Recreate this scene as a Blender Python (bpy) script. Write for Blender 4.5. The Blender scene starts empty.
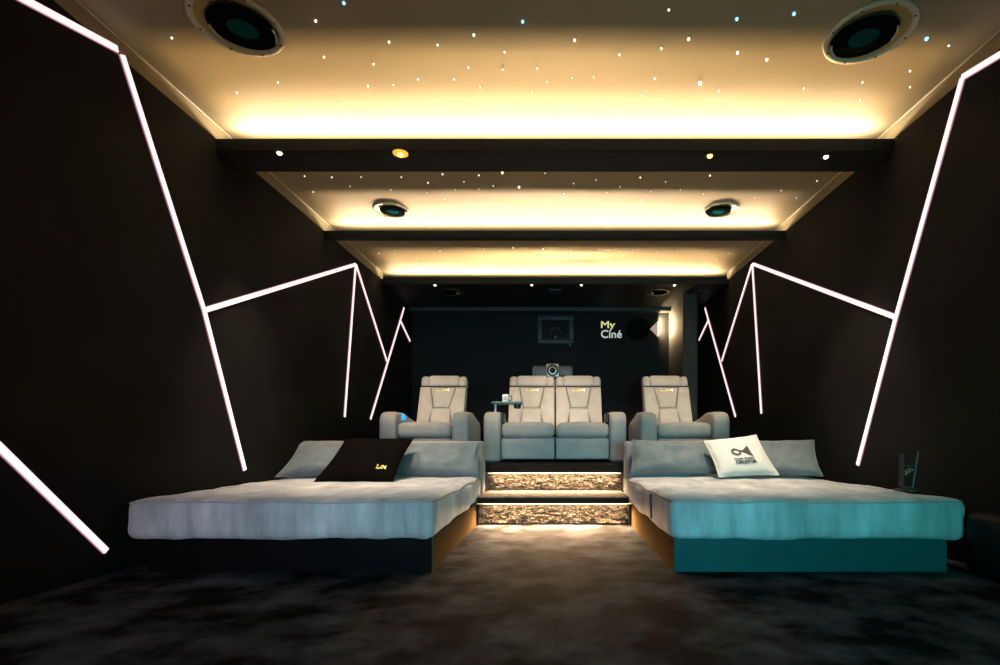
import bpy, bmesh, math, random
from mathutils import Vector, Matrix, noise
random.seed(7)
C = bpy.context.scene.collection
PI = math.pi
V = Vector

# ------------------------------------------------------------------ camera
F = 524.0; CX = 555.0; CY = 441.0; H = 0.781        # focal length in px, principal point, eye height
cam_d = bpy.data.cameras.new('camera'); cam = bpy.data.objects.new('camera', cam_d); C.objects.link(cam)
cam_d.sensor_width = 36; cam_d.lens = F * 36 / 1000
cam_d.shift_x = (500 - CX) / 1000; cam_d.shift_y = (CY - 332.5) / 1000
cam_d.clip_start = 0.02
cam.location = (0, 0, H); cam.rotation_euler = (PI / 2, 0, 0)
bpy.context.scene.camera = cam

def at(x, y, Y): return V(((x - CX) / F * Y, Y, H + (CY - y) / F * Y))
def on_z(x, y, z):
    Y = (z - H) * F / (CY - y); return V(((x - CX) / F * Y, Y, z))
W0, WS = 2.6, 0.0309                                # the side walls draw in slightly to the back
def wall_x(Y): return W0 - WS * (Y - 4)
def on_wall(x, y, off=0.0):
    s = -1 if x < CX else 1
    k = abs(x - CX) / F
    Y = (W0 + 4 * WS - off) / (k + WS)
    return V((s * (wall_x(Y) - off), Y, H + (CY - y) / F * Y))

# ------------------------------------------------------------------ materials
def mat(name, col, rough=0.6, metal=0.0, var=0.0, vscale=6.0, stretch=(1, 1, 1), bump=0.0, bscale=60.0,
        emit=None, estr=0.0, sheen=0.0, spec=0.5, alpha=1.0, trans=0.0, coat=0.0):
    m = bpy.data.materials.new(name); m.use_nodes = True
    nt = m.node_tree; b = nt.nodes['Principled BSDF']
    b.inputs['Base Color'].default_value = (*col, 1)
    b.inputs['Roughness'].default_value = rough; b.inputs['Metallic'].default_value = metal
    b.inputs['Specular IOR Level'].default_value = spec
    if sheen:
        b.inputs['Sheen Weight'].default_value = sheen; b.inputs['Sheen Roughness'].default_value = 0.4
    if coat: b.inputs['Coat Weight'].default_value = coat
    if trans: b.inputs['Transmission Weight'].default_value = trans
    if alpha < 1: b.inputs['Alpha'].default_value = alpha
    if emit:
        b.inputs['Emission Color'].default_value = (*emit, 1); b.inputs['Emission Strength'].default_value = estr
    tc = nt.nodes.new('ShaderNodeTexCoord'); mp = nt.nodes.new('ShaderNodeMapping')
    mp.inputs['Scale'].default_value = stretch
    nt.links.new(tc.outputs['Object'], mp.inputs['Vector'])
    if var:
        n = nt.nodes.new('ShaderNodeTexNoise'); n.inputs['Scale'].default_value = vscale; n.inputs['Detail'].default_value = 5
        n.inputs['Roughness'].default_value = 0.6
        nt.links.new(mp.outputs[0], n.inputs['Vector'])
        r = nt.nodes.new('ShaderNodeValToRGB')
        r.color_ramp.elements[0].position = 0.32 if var < .88 else .41; r.color_ramp.elements[1].position = 0.70 if var < .88 else .66
        r.color_ramp.elements[0].color = (*[c * (1 - var) for c in col], 1)
        r.color_ramp.elements[1].color = (*[min(1, c * (1 + var)) for c in col], 1)
        nt.links.new(n.outputs['Fac'], r.inputs['Fac']); nt.links.new(r.outputs['Color'], b.inputs['Base Color'])
    if bump:
        n2 = nt.nodes.new('ShaderNodeTexNoise'); n2.inputs['Scale'].default_value = bscale; n2.inputs['Detail'].default_value = 3
        nt.links.new(mp.outputs[0], n2.inputs['Vector'])
        bp = nt.nodes.new('ShaderNodeBump'); bp.inputs['Strength'].default_value = bump; bp.inputs['Distance'].default_value = 0.02
        nt.links.new(n2.outputs['Fac'], bp.inputs['Height']); nt.links.new(bp.outputs['Normal'], b.inputs['Normal'])
    return m

M = {}
M['wall'] = mat('black_wall_fabric', (0.0088, 0.0086, 0.0086), 0.85, var=0.35, vscale=2.0, bump=0.05, bscale=220, spec=0.2)
M['wall_back'] = mat('black_back_wall', (0.010, 0.011, 0.013), 0.8, var=0.2, vscale=2.0, spec=0.25)
M['ceil'] = mat('warm_stretch_ceiling', (0.44, 0.355, 0.215), 0.55, var=0.03, vscale=1.5, spec=0.25)
M['soffit'] = mat('dark_soffit', (0.017, 0.016, 0.015), 0.6, var=0.2, vscale=3, spec=0.25)
M['beam_face'] = mat('dark_blue_beam', (0.008, 0.011, 0.014), 0.5, var=0.25, vscale=2, spec=0.1)
M['floor'] = mat('dark_pile_carpet', (0.037, 0.0395, 0.046), 1.0, var=0.9, vscale=3.2, bump=0.5, bscale=220, spec=0.05)
M['carpet'] = mat('step_carpet', (0.20, 0.165, 0.125), 1.0, var=0.5, vscale=14, bump=0.8, bscale=120, spec=0.1)
M['nosing'] = mat('dark_carpet_nosing', (0.012, 0.010, 0.009), 0.9, var=0.3, vscale=20, bump=0.4, bscale=150, spec=0.1)
M['shag'] = mat('shaggy_carpet', (0.095, 0.078, 0.062), 1.0, var=0.65, vscale=22, bump=0.7, bscale=130, spec=0.1)
M['velvet'] = mat('grey_velvet', (0.25, 0.245, 0.245), 0.8, var=0.16, vscale=4.0, stretch=(1, 1, 0.6), bump=0.05, bscale=260, sheen=0.25, spec=0.2)
M['velvet_bed'] = mat('brushed_grey_velvet', (0.45, 0.44, 0.44), 0.8, var=0.38, vscale=4.2, stretch=(1.5, 0.8, 0.30), bump=0.05, bscale=240, sheen=0.3, spec=0.2)
M['velvet_cushion'] = mat('grey_ribbed_velvet', (0.145, 0.170, 0.178), 0.8, var=0.22, vscale=5.0, bump=0.08, bscale=200, sheen=0.25, spec=0.2)
M['chair'] = mat('taupe_velvet', (0.43, 0.39, 0.345), 0.75, var=0.13, vscale=5.0, bump=0.04, bscale=300, sheen=0.25, spec=0.25)
M['chair_seam'] = mat('shadowed_seam', (0.22, 0.19, 0.155), 0.8)
M['seam'] = mat('dark_seam', (0.05, 0.045, 0.04), 0.8)
M['pipe'] = mat('grey_piping', (0.36, 0.35, 0.345), 0.7)
M['base'] = mat('satin_dark_base', (0.0022, 0.0032, 0.0036), 0.45, var=0.15, vscale=3, spec=0.05)
M['base_teal_lit'] = mat('satin_base_in_teal_light', (0.006, 0.072, 0.074), 0.5, var=0.15, vscale=2, spec=0.12)  # right base: teal screen light put into the colour of a dark base
M['base_side'] = mat('base_side_step_glow', (0.075, 0.050, 0.025), 0.8, spec=0.0, var=0.08, vscale=2)  # gold glow of the step lights painted into the base sides
M['black_cloth'] = mat('black_cloth', (0.0040, 0.0035, 0.0031), 1.0, var=0.2, vscale=8, spec=0.0)
M['white_cloth'] = mat('white_cloth', (0.60, 0.59, 0.56), 0.85, var=0.04, vscale=6, bump=0.05, bscale=120, spec=0.2)
M['ink'] = mat('dark_green_ink', (0.02, 0.035, 0.038), 0.7)
M['brown_ink'] = mat('dark_brown_ink', (0.05, 0.025, 0.022), 0.7)
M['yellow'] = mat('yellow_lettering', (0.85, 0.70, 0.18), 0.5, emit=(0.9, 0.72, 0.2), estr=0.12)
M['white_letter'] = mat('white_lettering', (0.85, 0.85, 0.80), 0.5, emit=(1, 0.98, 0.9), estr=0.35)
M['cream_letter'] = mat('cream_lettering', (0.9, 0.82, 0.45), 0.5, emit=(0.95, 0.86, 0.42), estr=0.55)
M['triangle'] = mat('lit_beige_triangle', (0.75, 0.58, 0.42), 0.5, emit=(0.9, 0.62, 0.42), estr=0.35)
M['bar'] = mat('pink_white_led', (1, 0.9, 0.92), 0.5, emit=(1.0, 0.86, 0.86), estr=1.08)
M['bar_edge'] = mat('aluminium_channel_pink_glow', (0.35, 0.33, 0.36), 0.35, metal=0.8, emit=(1.0, 0.42, 0.50), estr=0.35)  # channel given a faint glow to imitate the pink fringe of the LEDs
M['star_w'] = mat('white_star', (1, 1, 1), 0.5, emit=(1.0, 0.93, 0.80), estr=2.6)
M['star_b'] = mat('blue_star', (0.5, 0.7, 1), 0.5, emit=(0.30, 0.62, 1.0), estr=2.2)
M['star_y'] = mat('gold_star', (1, 0.8, 0.4), 0.5, emit=(1.0, 0.78, 0.40), estr=2.0)
M['lens_w'] = mat('warm_lamp_lens', (1, 0.95, 0.8), 0.4, emit=(1.0, 0.92, 0.72), estr=6.0)
M['lens_o'] = mat('orange_lamp_lens', (1, 0.75, 0.2), 0.4, emit=(1.0, 0.68, 0.12), estr=6.0)
M['lamp_halo'] = mat('orange_lamp_glare', (1, 0.6, 0.1), 0.3, metal=0.6, emit=(1.0, 0.50, 0.04), estr=1.0)  # glowing colour imitates the orange glare round the lamp
M['lamp_rim'] = mat('dark_bronze_rim', (0.12, 0.085, 0.04), 0.3, metal=0.8)
M['spk_rim'] = mat('champagne_rim', (0.85, 0.74, 0.56), 0.45)
M['spk_in'] = mat('polished_gold_bowl', (0.62, 0.45, 0.18), 0.35, metal=0.3)
M['spk_cone'] = mat('black_driver_cone', (0.004, 0.006, 0.007), 1.0, spec=0.0)
M['spk_teal'] = mat('dust_cap_teal_reflection', (0.006, 0.075, 0.080), 1.0, spec=0.0)  # teal reflection painted in as the cap colour
M['black'] = mat('black_plastic', (0.012, 0.013, 0.014), 0.4)
M['proj'] = mat('dark_grey_casing', (0.035, 0.038, 0.04), 0.5)
M['grey_metal'] = mat('grey_metal', (0.16, 0.18, 0.19), 0.45, metal=0.4, var=0.1, vscale=5)
M['silver'] = mat('silver_bezel', (0.62, 0.60, 0.55), 0.35, metal=0.4)
M['reel'] = mat('matt_black', (0.005, 0.005, 0.005), 0.9, spec=0.05)
M['frame'] = mat('slate_frame', (0.040, 0.043, 0.046), 0.5)
M['glass_dark'] = mat('dark_glass', (0.004, 0.008, 0.009), 0.3, spec=0.12)
M['glass_ring'] = mat('teal_grey_ring', (0.10, 0.16, 0.16), 0.3, metal=0.4)
M['tray'] = mat('teal_black_tray', (0.03, 0.11, 0.11), 0.25, spec=0.6)
M['blue_lit'] = mat('blue_lit_panel', (0.02, 0.25, 0.6), 0.4, emit=(0.02, 0.30, 0.75), estr=0.8)
M['mug'] = mat('white_ceramic', (0.85, 0.83, 0.80), 0.3)
M['ink_grey'] = mat('grey_print', (0.30, 0.31, 0.32), 0.6)
M['acrylic'] = mat('dark_acrylic', (0.02, 0.03, 0.03), 0.15, alpha=0.35, spec=0.3)
M['teal_edge'] = mat('teal_acrylic_edge', (0.012, 0.032, 0.03), 0.4)
M['gold_print'] = mat('gold_print', (0.40, 0.30, 0.16), 0.5)
M['step_led'] = mat('warm_step_led', (1, 0.8, 0.5), 0.5, emit=(1.0, 0.76, 0.42), estr=1.2)

# ------------------------------------------------------------------ mesh helpers
def link_bm(name, bm, m, parent=None, smooth=True):
    me = bpy.data.meshes.new(name); bmesh.ops.recalc_face_normals(bm, faces=bm.faces[:]); bm.to_mesh(me); bm.free()
    if smooth:
        for p in me.polygons: p.use_smooth = True
    me.materials.append(m)
    o = bpy.data.objects.new(name, me); C.objects.link(o)
    if parent is not None: o.parent = parent
    if smooth:
        try:
            me.set_sharp_from_angle(angle=math.radians(42))
        except Exception: pass
    return o

def tag(o, label, cat, group=None, kind=None):
    o['label'] = label; o['category'] = cat
    if group: o['group'] = group
    if kind: o['kind'] = kind
    return o
def thing(name, label, cat, loc=(0, 0, 0), rz=0.0, group=None):
    o = bpy.data.objects.new(name, None); C.objects.link(o); o.empty_display_size = 0.1
    o.location = loc; o.rotation_euler = (0, 0, rz)
    return tag(o, label, cat, group)
def copy_tree(o, parent=None):
    c = o.copy(); C.objects.link(c); c.parent = parent
    for ch in list(o.children): copy_tree(ch, c)
    return c

def box(bm, x0, x1, y0, y1, z0, z1, bev=0.0, seg=2):
    r = bmesh.ops.create_cube(bm, size=1.0)
    for v in r['verts']:
        v.co = V((x0 + (v.co.x + .5) * (x1 - x0), y0 + (v.co.y + .5) * (y1 - y0), z0 + (v.co.z + .5) * (z1 - z0)))
    if bev:
        es = {e for v in r['verts'] for e in v.link_edges}
        bmesh.ops.bevel(bm, geom=list(es), offset=bev, segments=seg, profile=0.5, affect='EDGES')
    return r['verts']

def rgrid(bm, c, size, r, n=(8, 8, 4), disp=None, xf=None):
    """soft rounded box: a gridded box whose edges are rolled to radius r, then displaced"""
    h = V(size) / 2; r = min(r, min(h) * 0.999); c = V(c)
    def coords(a, k):
        e = [0, .12, .3, .55, 1]
        lo = [-h[a] + r * t for t in e]; hi = [h[a] - r * t for t in reversed(e)]
        span = hi[0] - lo[-1]; mid = [lo[-1] + span * i / k for i in range(1, k)]
        return lo + mid + hi if span > 1e-5 else lo + hi[1:]
    cs = [coords(a, n[a]) for a in range(3)]
    vd = {}
    def vert(p):
        q = V([max(-h[i] + r, min(h[i] - r, p[i])) for i in range(3)])
        d = p - q
        if d.length > 1e-9: d = d.normalized() * r
        w = q + d
        key = (round(w.x, 5), round(w.y, 5), round(w.z, 5))
        if key not in vd:
            nrm = d.normalized() if d.length > 1e-9 else V((0, 0, 1))
            if disp: w = w + disp(w, nrm, h)
            w = w + c
            if xf: w = xf(w)
            vd[key] = bm.verts.new(w)
        return vd[key]
    for a in range(3):
        b, d = (a + 1) % 3, (a + 2) % 3
        for s in (-1, 1):
            for i in range(len(cs[b]) - 1):
                for j in range(len(cs[d]) - 1):
                    f = []
                    for (ii, jj) in ((i, j), (i + 1, j), (i + 1, j + 1), (i, j + 1)):
                        p = V((0, 0, 0)); p[a] = s * h[a]; p[b] = cs[b][ii]; p[d] = cs[d][jj]
                        v = vert(p)
                        if v not in f: f.append(v)
                    if len(f) >= 3:
                        try: bm.faces.new(f)
                        except ValueError: pass

def tube(bm, pts, r, seg=8, closed=False):
    pts = [V(p) for p in pts]; n = len(pts); rings = []
    for i, p in enumerate(pts):
        a = pts[(i - 1) % n] if (closed or i > 0) else p
        b = pts[(i + 1) % n] if (closed or i < n - 1) else p
        t = (b - a).normalized()
        u = t.orthogonal() if abs(t.z) > 0.95 else t.cross(V((0, 0, 1)))
        u.normalize(); w = t.cross(u)
        rings.append([bm.verts.new(p + (u * math.cos(2 * PI * k / seg) + w * math.sin(2 * PI * k / seg)) * r) for k in range(seg)])
    for i in range(n if closed else n - 1):
        A, B = rings[i], rings[(i + 1) % n]
        for k in range(seg): bm.faces.new((A[k], A[(k + 1) % seg], B[(k + 1) % seg], B[k]))
    if not closed:
        bm.faces.new(rings[0]); bm.faces.new(list(reversed(rings[-1])))

def lathe(bm, prof, seg=32, c=(0, 0, 0), xf=None, cap0=False, cap1=False):
    c = V(c); rings = []
    for (r, z) in prof:
        ring = []
        for k in range(seg):
            a = 2 * PI * k / seg; p = V((r * math.cos(a), r * math.sin(a), z))
            p = xf(p) if xf else p
            ring.append(bm.verts.new(p + c))
        rings.append(ring)
    for A, B in zip(rings, rings[1:]):
        for k in range(seg): bm.faces.new((A[k], A[(k + 1) % seg], B[(k + 1) % seg], B[k]))
    if cap0: bm.faces.new(list(reversed(rings[0])))
    if cap1: bm.faces.new(rings[-1])

def prism_x(bm, prof, x0, x1, bev=0.0, seg=4, xf=None):
    """profile in (y, z) pulled along x"""
    A = [bm.verts.new((x0, y, z)) for (y, z) in prof]; B = [bm.verts.new((x1, y, z)) for (y, z) in prof]
    fs = [bm.faces.new(A), bm.faces.new(list(reversed(B)))]
    n = len(prof)
    for i in range(n): fs.append(bm.faces.new((A[i], B[i], B[(i + 1) % n], A[(i + 1) % n])))
    if bev:
        es = {e for f in fs for e in f.edges}
        bmesh.ops.bevel(bm, geom=list(es), offset=bev, segments=seg, profile=0.5, affect='EDGES')

def frame_xf(o, u, v):
    o = V(o); u = V(u).normalized(); n = u.cross(V(v)).normalized(); v = n.cross(u).normalized()
    return lambda p: o + u * p[0] + v * p[1] + n * p[2]

def text_bm(body, width=None, height=None, depth=0.002, bold=0.0, align='LEFT'):
    weight = bold; bold = 0.0
    cu = bpy.data.curves.new('lettering', 'FONT'); cu.body = body; cu.size = 1; cu.offset = bold; cu.extrude = 0.02
    cu.align_x = align
    t = bpy.data.objects.new('lettering', cu); C.objects.link(t); bpy.context.view_layer.update()
    me = bpy.data.meshes.new_from_object(t.evaluated_get(bpy.context.evaluated_depsgraph_get()))
    bpy.data.objects.remove(t); bpy.data.curves.remove(cu)
    bm = bmesh.new(); bm.from_mesh(me); bpy.data.meshes.remove(me)
    xs = [v.co.x for v in bm.verts]; ys = [v.co.y for v in bm.verts]
    x0, x1, y0, y1 = min(xs), max(xs), min(ys), max(ys)
    sx = (width / (x1 - x0)) if width else (height / (y1 - y0))
    sy = (height / (y1 - y0)) if height else sx
    for v in bm.verts:
        v.co = V(((v.co.x - x0) * sx, (v.co.y - y0) * sy, (v.co.z + 0.02) / 0.04 * depth))
    if weight:                                      # heavier strokes: the glyphs laid over themselves, shifted a little
        src = bm.copy(); d = weight * sy * 1.0
        me2 = bpy.data.meshes.new('tmp'); src.to_mesh(me2); src.free()
        for dx, dy in ((d, 0), (-d, 0), (0, d), (0, -d)):
            me3 = me2.copy(); me3.transform(Matrix.Translation((dx, dy, depth * .02 * (1 + dx / d + 2 * dy / d)))); bm.from_mesh(me3); bpy.data.meshes.remove(me3)
        bpy.data.meshes.remove(me2)
    return bm
def place(bm, f):
    for v in bm.verts: v.co = f(v.co)
    return bm
def flat_poly(pts, depth=0.002):
    bm = bmesh.new()
    A = [bm.verts.new((x, y, 0)) for x, y in pts]; B = [bm.verts.new((x, y, depth)) for x, y in pts]
    bm.faces.new(A); bm.faces.new(list(reversed(B)))
    for i in range(len(pts)): bm.faces.new((A[i], A[(i + 1) % len(pts)], B[(i + 1) % len(pts)], B[i]))
    return bm
def flat_ring(cx, cy, ro, ri, depth=0.002, seg=32):
    bm = bmesh.new()
    lathe(bm, [(ri, 0), (ri, depth), (ro, depth), (ro, 0), (ri, 0)], seg, (cx, cy, 0)); bmesh.ops.remove_doubles(bm, verts=bm.verts[:], dist=1e-6)
    return bm

def struct(name, bm, m, smooth=False):
    o = link_bm(name, bm, m, None, smooth); o['kind'] = 'structure'; return o

# ------------------------------------------------------------------ the room
Y0, Y1 = -2.6, 8.95                     # front and back walls
ZP, ZC = 3.10, 3.21                     # top of the wall panels, coffer ceiling
bm = bmesh.new(); box(bm, -3.0, 3.0, Y0, Y1 + .2, -0.1, 0); struct('floor', bm, M['floor'])
bm = bmesh.new(); box(bm, -3.0, 3.0, Y0, Y1 + .2, ZC, ZC + 0.1); struct('ceiling', bm, M['ceil'])
def side_slab(s, z0, z1, off, th, ya=Y0, yb=Y1 + .2):
    bm = bmesh.new()
    P = [(s * (wall_x(ya) + off), ya), (s * (wall_x(yb) + off), yb), (s * (wall_x(yb) + off + th), yb), (s * (wall_x(ya) + off + th), ya)]
    A = [bm.verts.new((x, y, z0)) for x, y in P]; B = [bm.verts.new((x, y, z1)) for x, y in P]
    bm.faces.new(A); bm.faces.new(list(reversed(B)))
    for i in range(4): bm.faces.new((A[i], A[(i + 1) % 4], B[(i + 1) % 4], B[i]))
    return bm
struct('wall_left', side_slab(-1, 0, ZP, 0, .12), M['wall'])
struct('wall_right', side_slab(1, 0, ZP, 0, .12), M['wall'])
struct('trim_1', side_slab(-1, ZP, ZC, 0.004, .1, Y0, 7.6), M['ceil'])
struct('trim_2', side_slab(1, ZP, ZC, 0.004, .1, Y0, 7.6), M['ceil'])
bm = bmesh.new(); box(bm, -3.0, 3.0, Y1, Y1 + .15, 0, 3.25); struct('wall_back', bm, M['wall_back'])
bm = bmesh.new(); box(bm, -3.0, 3.0, Y0 - .15, Y0, 0, 3.25); struct('wall_front', bm, M['wall'])
# side return by the rear right corner
bm = bmesh.new(); box(bm, 1.947, 2.16, 7.97, Y1, 0.54, 3.03); struct('wall_return', bm, mat('dark_return_wall', (0.05, 0.046, 0.04), 0.7, var=0.15, vscale=3))
# cornice along the top of the back wall
bm = bmesh.new(); box(bm, -2.45, 1.947, Y1 - .16, Y1, 2.965, 3.03, 0.006); struct('trim_3', bm, M['frame'])

def beam(name, ya, yb, zb, tl):
    """ceiling beam: a face towards the room with a tray behind it carrying the light strip"""
    bm = bmesh.new()
    x = wall_x(ya) - 0.001
    box(bm, -x, x, ya, ya + .025, zb, ZP)                       # face
    struct(name, bm, M['beam_face'])
    bm = bmesh.new()
    box(bm, -x, x, ya + .025, yb, zb, zb + .055)
    o = struct(tl, bm, M['soffit'])
beam('beam_face', 4.02, 4.33, 3.006, 'beam_tray')
beam('beam_face', 5.78, 5.86, 3.02, 'beam_tray')
beam('beam_face', 7.50, Y1, 3.03, 'rear_soffit')

# thin champagne lines between ceiling sheet and side trims
for s, nm in ((-1, 'trim_4'), (1, 'trim_5')):
    bm = bmesh.new()
    tube(bm, [(s * (wall_x(Y0) - .002), Y0, ZC - .004), (s * (wall_x(7.5) - .002), 7.5, ZC - .004)], .006, 6)
    struct(nm, bm, M['spk_rim'])

# ------------------------------------------------------------------ stage and steps
PZ = 0.54
def shag_bm(x0, x1, y, z0, z1, amp=.03, nx=320, nz=46):
    bm = bmesh.new(); g = []
    for i in range(nx + 1):
        row = []
        for j in range(nz + 1):
            X = x0 + (x1 - x0) * i / nx; Z = z0 + (z1 - z0) * j / nz
            n = noise.fractal(V((X * 12, Z * 26, y * 3)), 0.7, 2.1, 5) * .38 + abs(noise.noise(V((X * 75, Z * 120, y)))) * .8
            e = min(1, min(j, nz - j) / 4)
            row.append(bm.verts.new((X, y - amp * e * (0.35 + n), Z)))
        g.append(row)
    for i in range(nx):
        for j in range(nz): bm.faces.new((g[i][j], g[i + 1][j], g[i + 1][j + 1], g[i][j + 1]))
    return bm
# platform block under the armchairs
bm = bmesh.new(); box(bm, -2.48, 2.48, 5.47, Y1, 0, PZ); struct('platform', bm, M['nosing'])

st = thing('carpeted_step', 'lower step, shaggy lit riser and carpeted tread between the two daybeds', 'step', (0, 4.87, 0), 0, 'carpeted steps up to the armchairs')
bm = bmesh.new(); box(bm, -.72, .68, 0.03, .32, 0, .24); box(bm, -.72, .68, -.035, .32, .255, .268, .005); box(bm, -.70, .68, .32, .56, 0, .268); link_bm('tread', bm, M['carpet'], st, False)
link_bm('riser', shag_bm(-.715, .70, .028, 0.0, .205), M['shag'], st)
bm = bmesh.new(); box(bm, -.722, .682, -.045, .06, .203, .257, .015, 3); link_bm('nosing', bm, M['nosing'], st)
bm = bmesh.new(); box(bm, -.72, .71, -.012, .010, .196, .205); o = link_bm('light_strip', bm, M['step_led'], st, False)
for s, x in ((-1, -.722), (1, .70)):
    bm = bmesh.new(); box(bm, x - .012, x + .012, -.03, .03, 0, .185); link_bm('end_post', bm, M['nosing'], st, False)
st2 = thing('carpeted_step', 'upper step, shaggy lit riser under the dark platform edge', 'step', (0, 5.40, 0), 0, 'carpeted steps up to the armchairs')
link_bm('riser', shag_bm(-.70, .69, .028, .265, .455), M['shag'], st2)
bm = bmesh.new(); box(bm, -.715, .705, 0.03, .08, .262, .455); link_bm('riser_board', bm, M['carpet'], st2, False)
bm = bmesh.new(); box(bm, -.715, .705, -.03, .10, .455, .544, .022, 3); link_bm('nosing', bm, M['nosing'], st2)
bm = bmesh.new(); box(bm, -.69, .68, -.005, .012, .446, .455); link_bm('light_strip', bm, M['step_led'], st2, False)

# ------------------------------------------------------------------ daybeds
def wavy(amp, f, seed, zs=1.0):
    def d(w, n, h):
        k = noise.fractal(V((w.x * f + seed, w.y * f, w.z * f * zs)), 0.9, 2.0, 4)
        return n * (k * amp)
    return d
def daybed(label, xa, xb, bxa, bxb, inner):
    """xa..xb mattress, bxa..bxb base; inner = x of the aisle side sign"""
    t = thing('daybed', label, 'daybed', ((xa + xb) / 2, 3.1, 0), 0, 'daybeds in the front row')
    cx = (xa + xb) / 2
    ya, yb = 0.03, 1.8
    bm = bmesh.new(); box(bm, bxa - cx, bxb - cx, ya, yb, 0.0, .205); link_bm('base', bm, M['base'] if inner > 0 else M['base_teal_lit'], t, False)
    xs = (bxb - cx) if inner > 0 else (bxa - cx)
    bm = bmesh.new(); box(bm, *sorted((xs, xs + inner * .008)), ya - .004, yb, 0.0, .205); p = link_bm('side_panel', bm, M['base_side'], t, False)
    p['label'] = 'aisle side panel, its colour carrying the step light glow'
    L = 2.10
    def disp(w, n, h):
        k = noise.fractal(V((w.x * 2.4 + cx * 5, w.y * 2.4, w.z * 1.2)), 0.9, 2.0, 4) * .012
        k += noise.noise(V((w.x * 9, w.y * 9, w.z * 1.5 + cx))) * .005
        bulge = V((0, 0, 1)) * (.008 * max(0, 1 - (w.x / h.x) ** 2) * max(0, 1 - (w.y / h.y) ** 2) if w.z > 0 else 0)
        return n * k + bulge
    bm = bmesh.new(); rgrid(bm, (0, L / 2, .312), (xb - xa, L, .245), .06, (44, 40, 8), disp)
    mt = link_bm('mattress', bm, M['velvet_bed'], t)
    # piped seams round the top and the bottom edge
    for z in (.416,):
        w = (xb - xa) / 2 - .010; e = .010; rc = .06; pts = []
        def side(p, q, m):
            for i in range(m): pts.append(V(p).lerp(V(q), i / m))
        def turn(cx_, cy_, a0):
            for i in range(5): pts.append(V((cx_ + rc * math.cos(a0 + PI / 2 * i / 5), cy_ + rc * math.sin(a0 + PI / 2 * i / 5), z)))
        side((-w + rc, e, z), (w - rc, e, z), 40); turn(w - rc, e + rc, -PI / 2)
        side((w, e + rc, z), (w, L - e - rc, z), 40); turn(w - rc, L - e - rc, 0)
        side((w - rc, L - e, z), (-w + rc, L - e, z), 40); turn(-w + rc, L - e - rc, PI / 2)
        side((-w, L - e - rc, z), (-w, e + rc, z), 40); turn(-w + rc, e + rc, PI)
        q = []
        for p in pts:
            k = noise.fractal(V((p.x * 2.4 + cx * 5, (p.y - L / 2) * 2.4, .1)), 0.9, 2.0, 4) * .012
            q.append(p + V((0, 0, k)))
        bm = bmesh.new(); tube(bm, q, .0055, 6, True); link_bm('piping', bm, M['pipe'], mt)
    if inner < 0:
        bm = bmesh.new(); x = -(xb - xa) / 2 - .003
        tube(bm, [(x, .62, .405), (x - .004, .61, .36), (x - .003, .605, .30), (x, .60, .235)], .008, 6); s_ = link_bm('side_seam', bm, M['seam'], mt); s_['label'] = 'dark side seam'
    # headboard
    hx0, hx1 = (-(xb - xa) / 2 + .02, (-.712 - cx)) if inner > 0 else ((.70 - cx), (xb - xa) / 2 - .02)
    bm = bmesh.new(); rgrid(bm, ((hx0 + hx1) / 2, 2.20, .495), (hx1 - hx0, .20, .575), .05, (20, 3, 8), wavy(.006, 5, cx))
    hb = link_bm('headboard', bm, M['velvet'], t)
    return t
BL = daybed('grey velvet daybed left of the aisle with the black cushion on it', -2.565, -.725, -2.43, -.735, 1)
BR = daybed('grey velvet daybed right of the aisle with the white printed cushion on it', .685, 2.455, .715, 2.34, -1)

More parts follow.
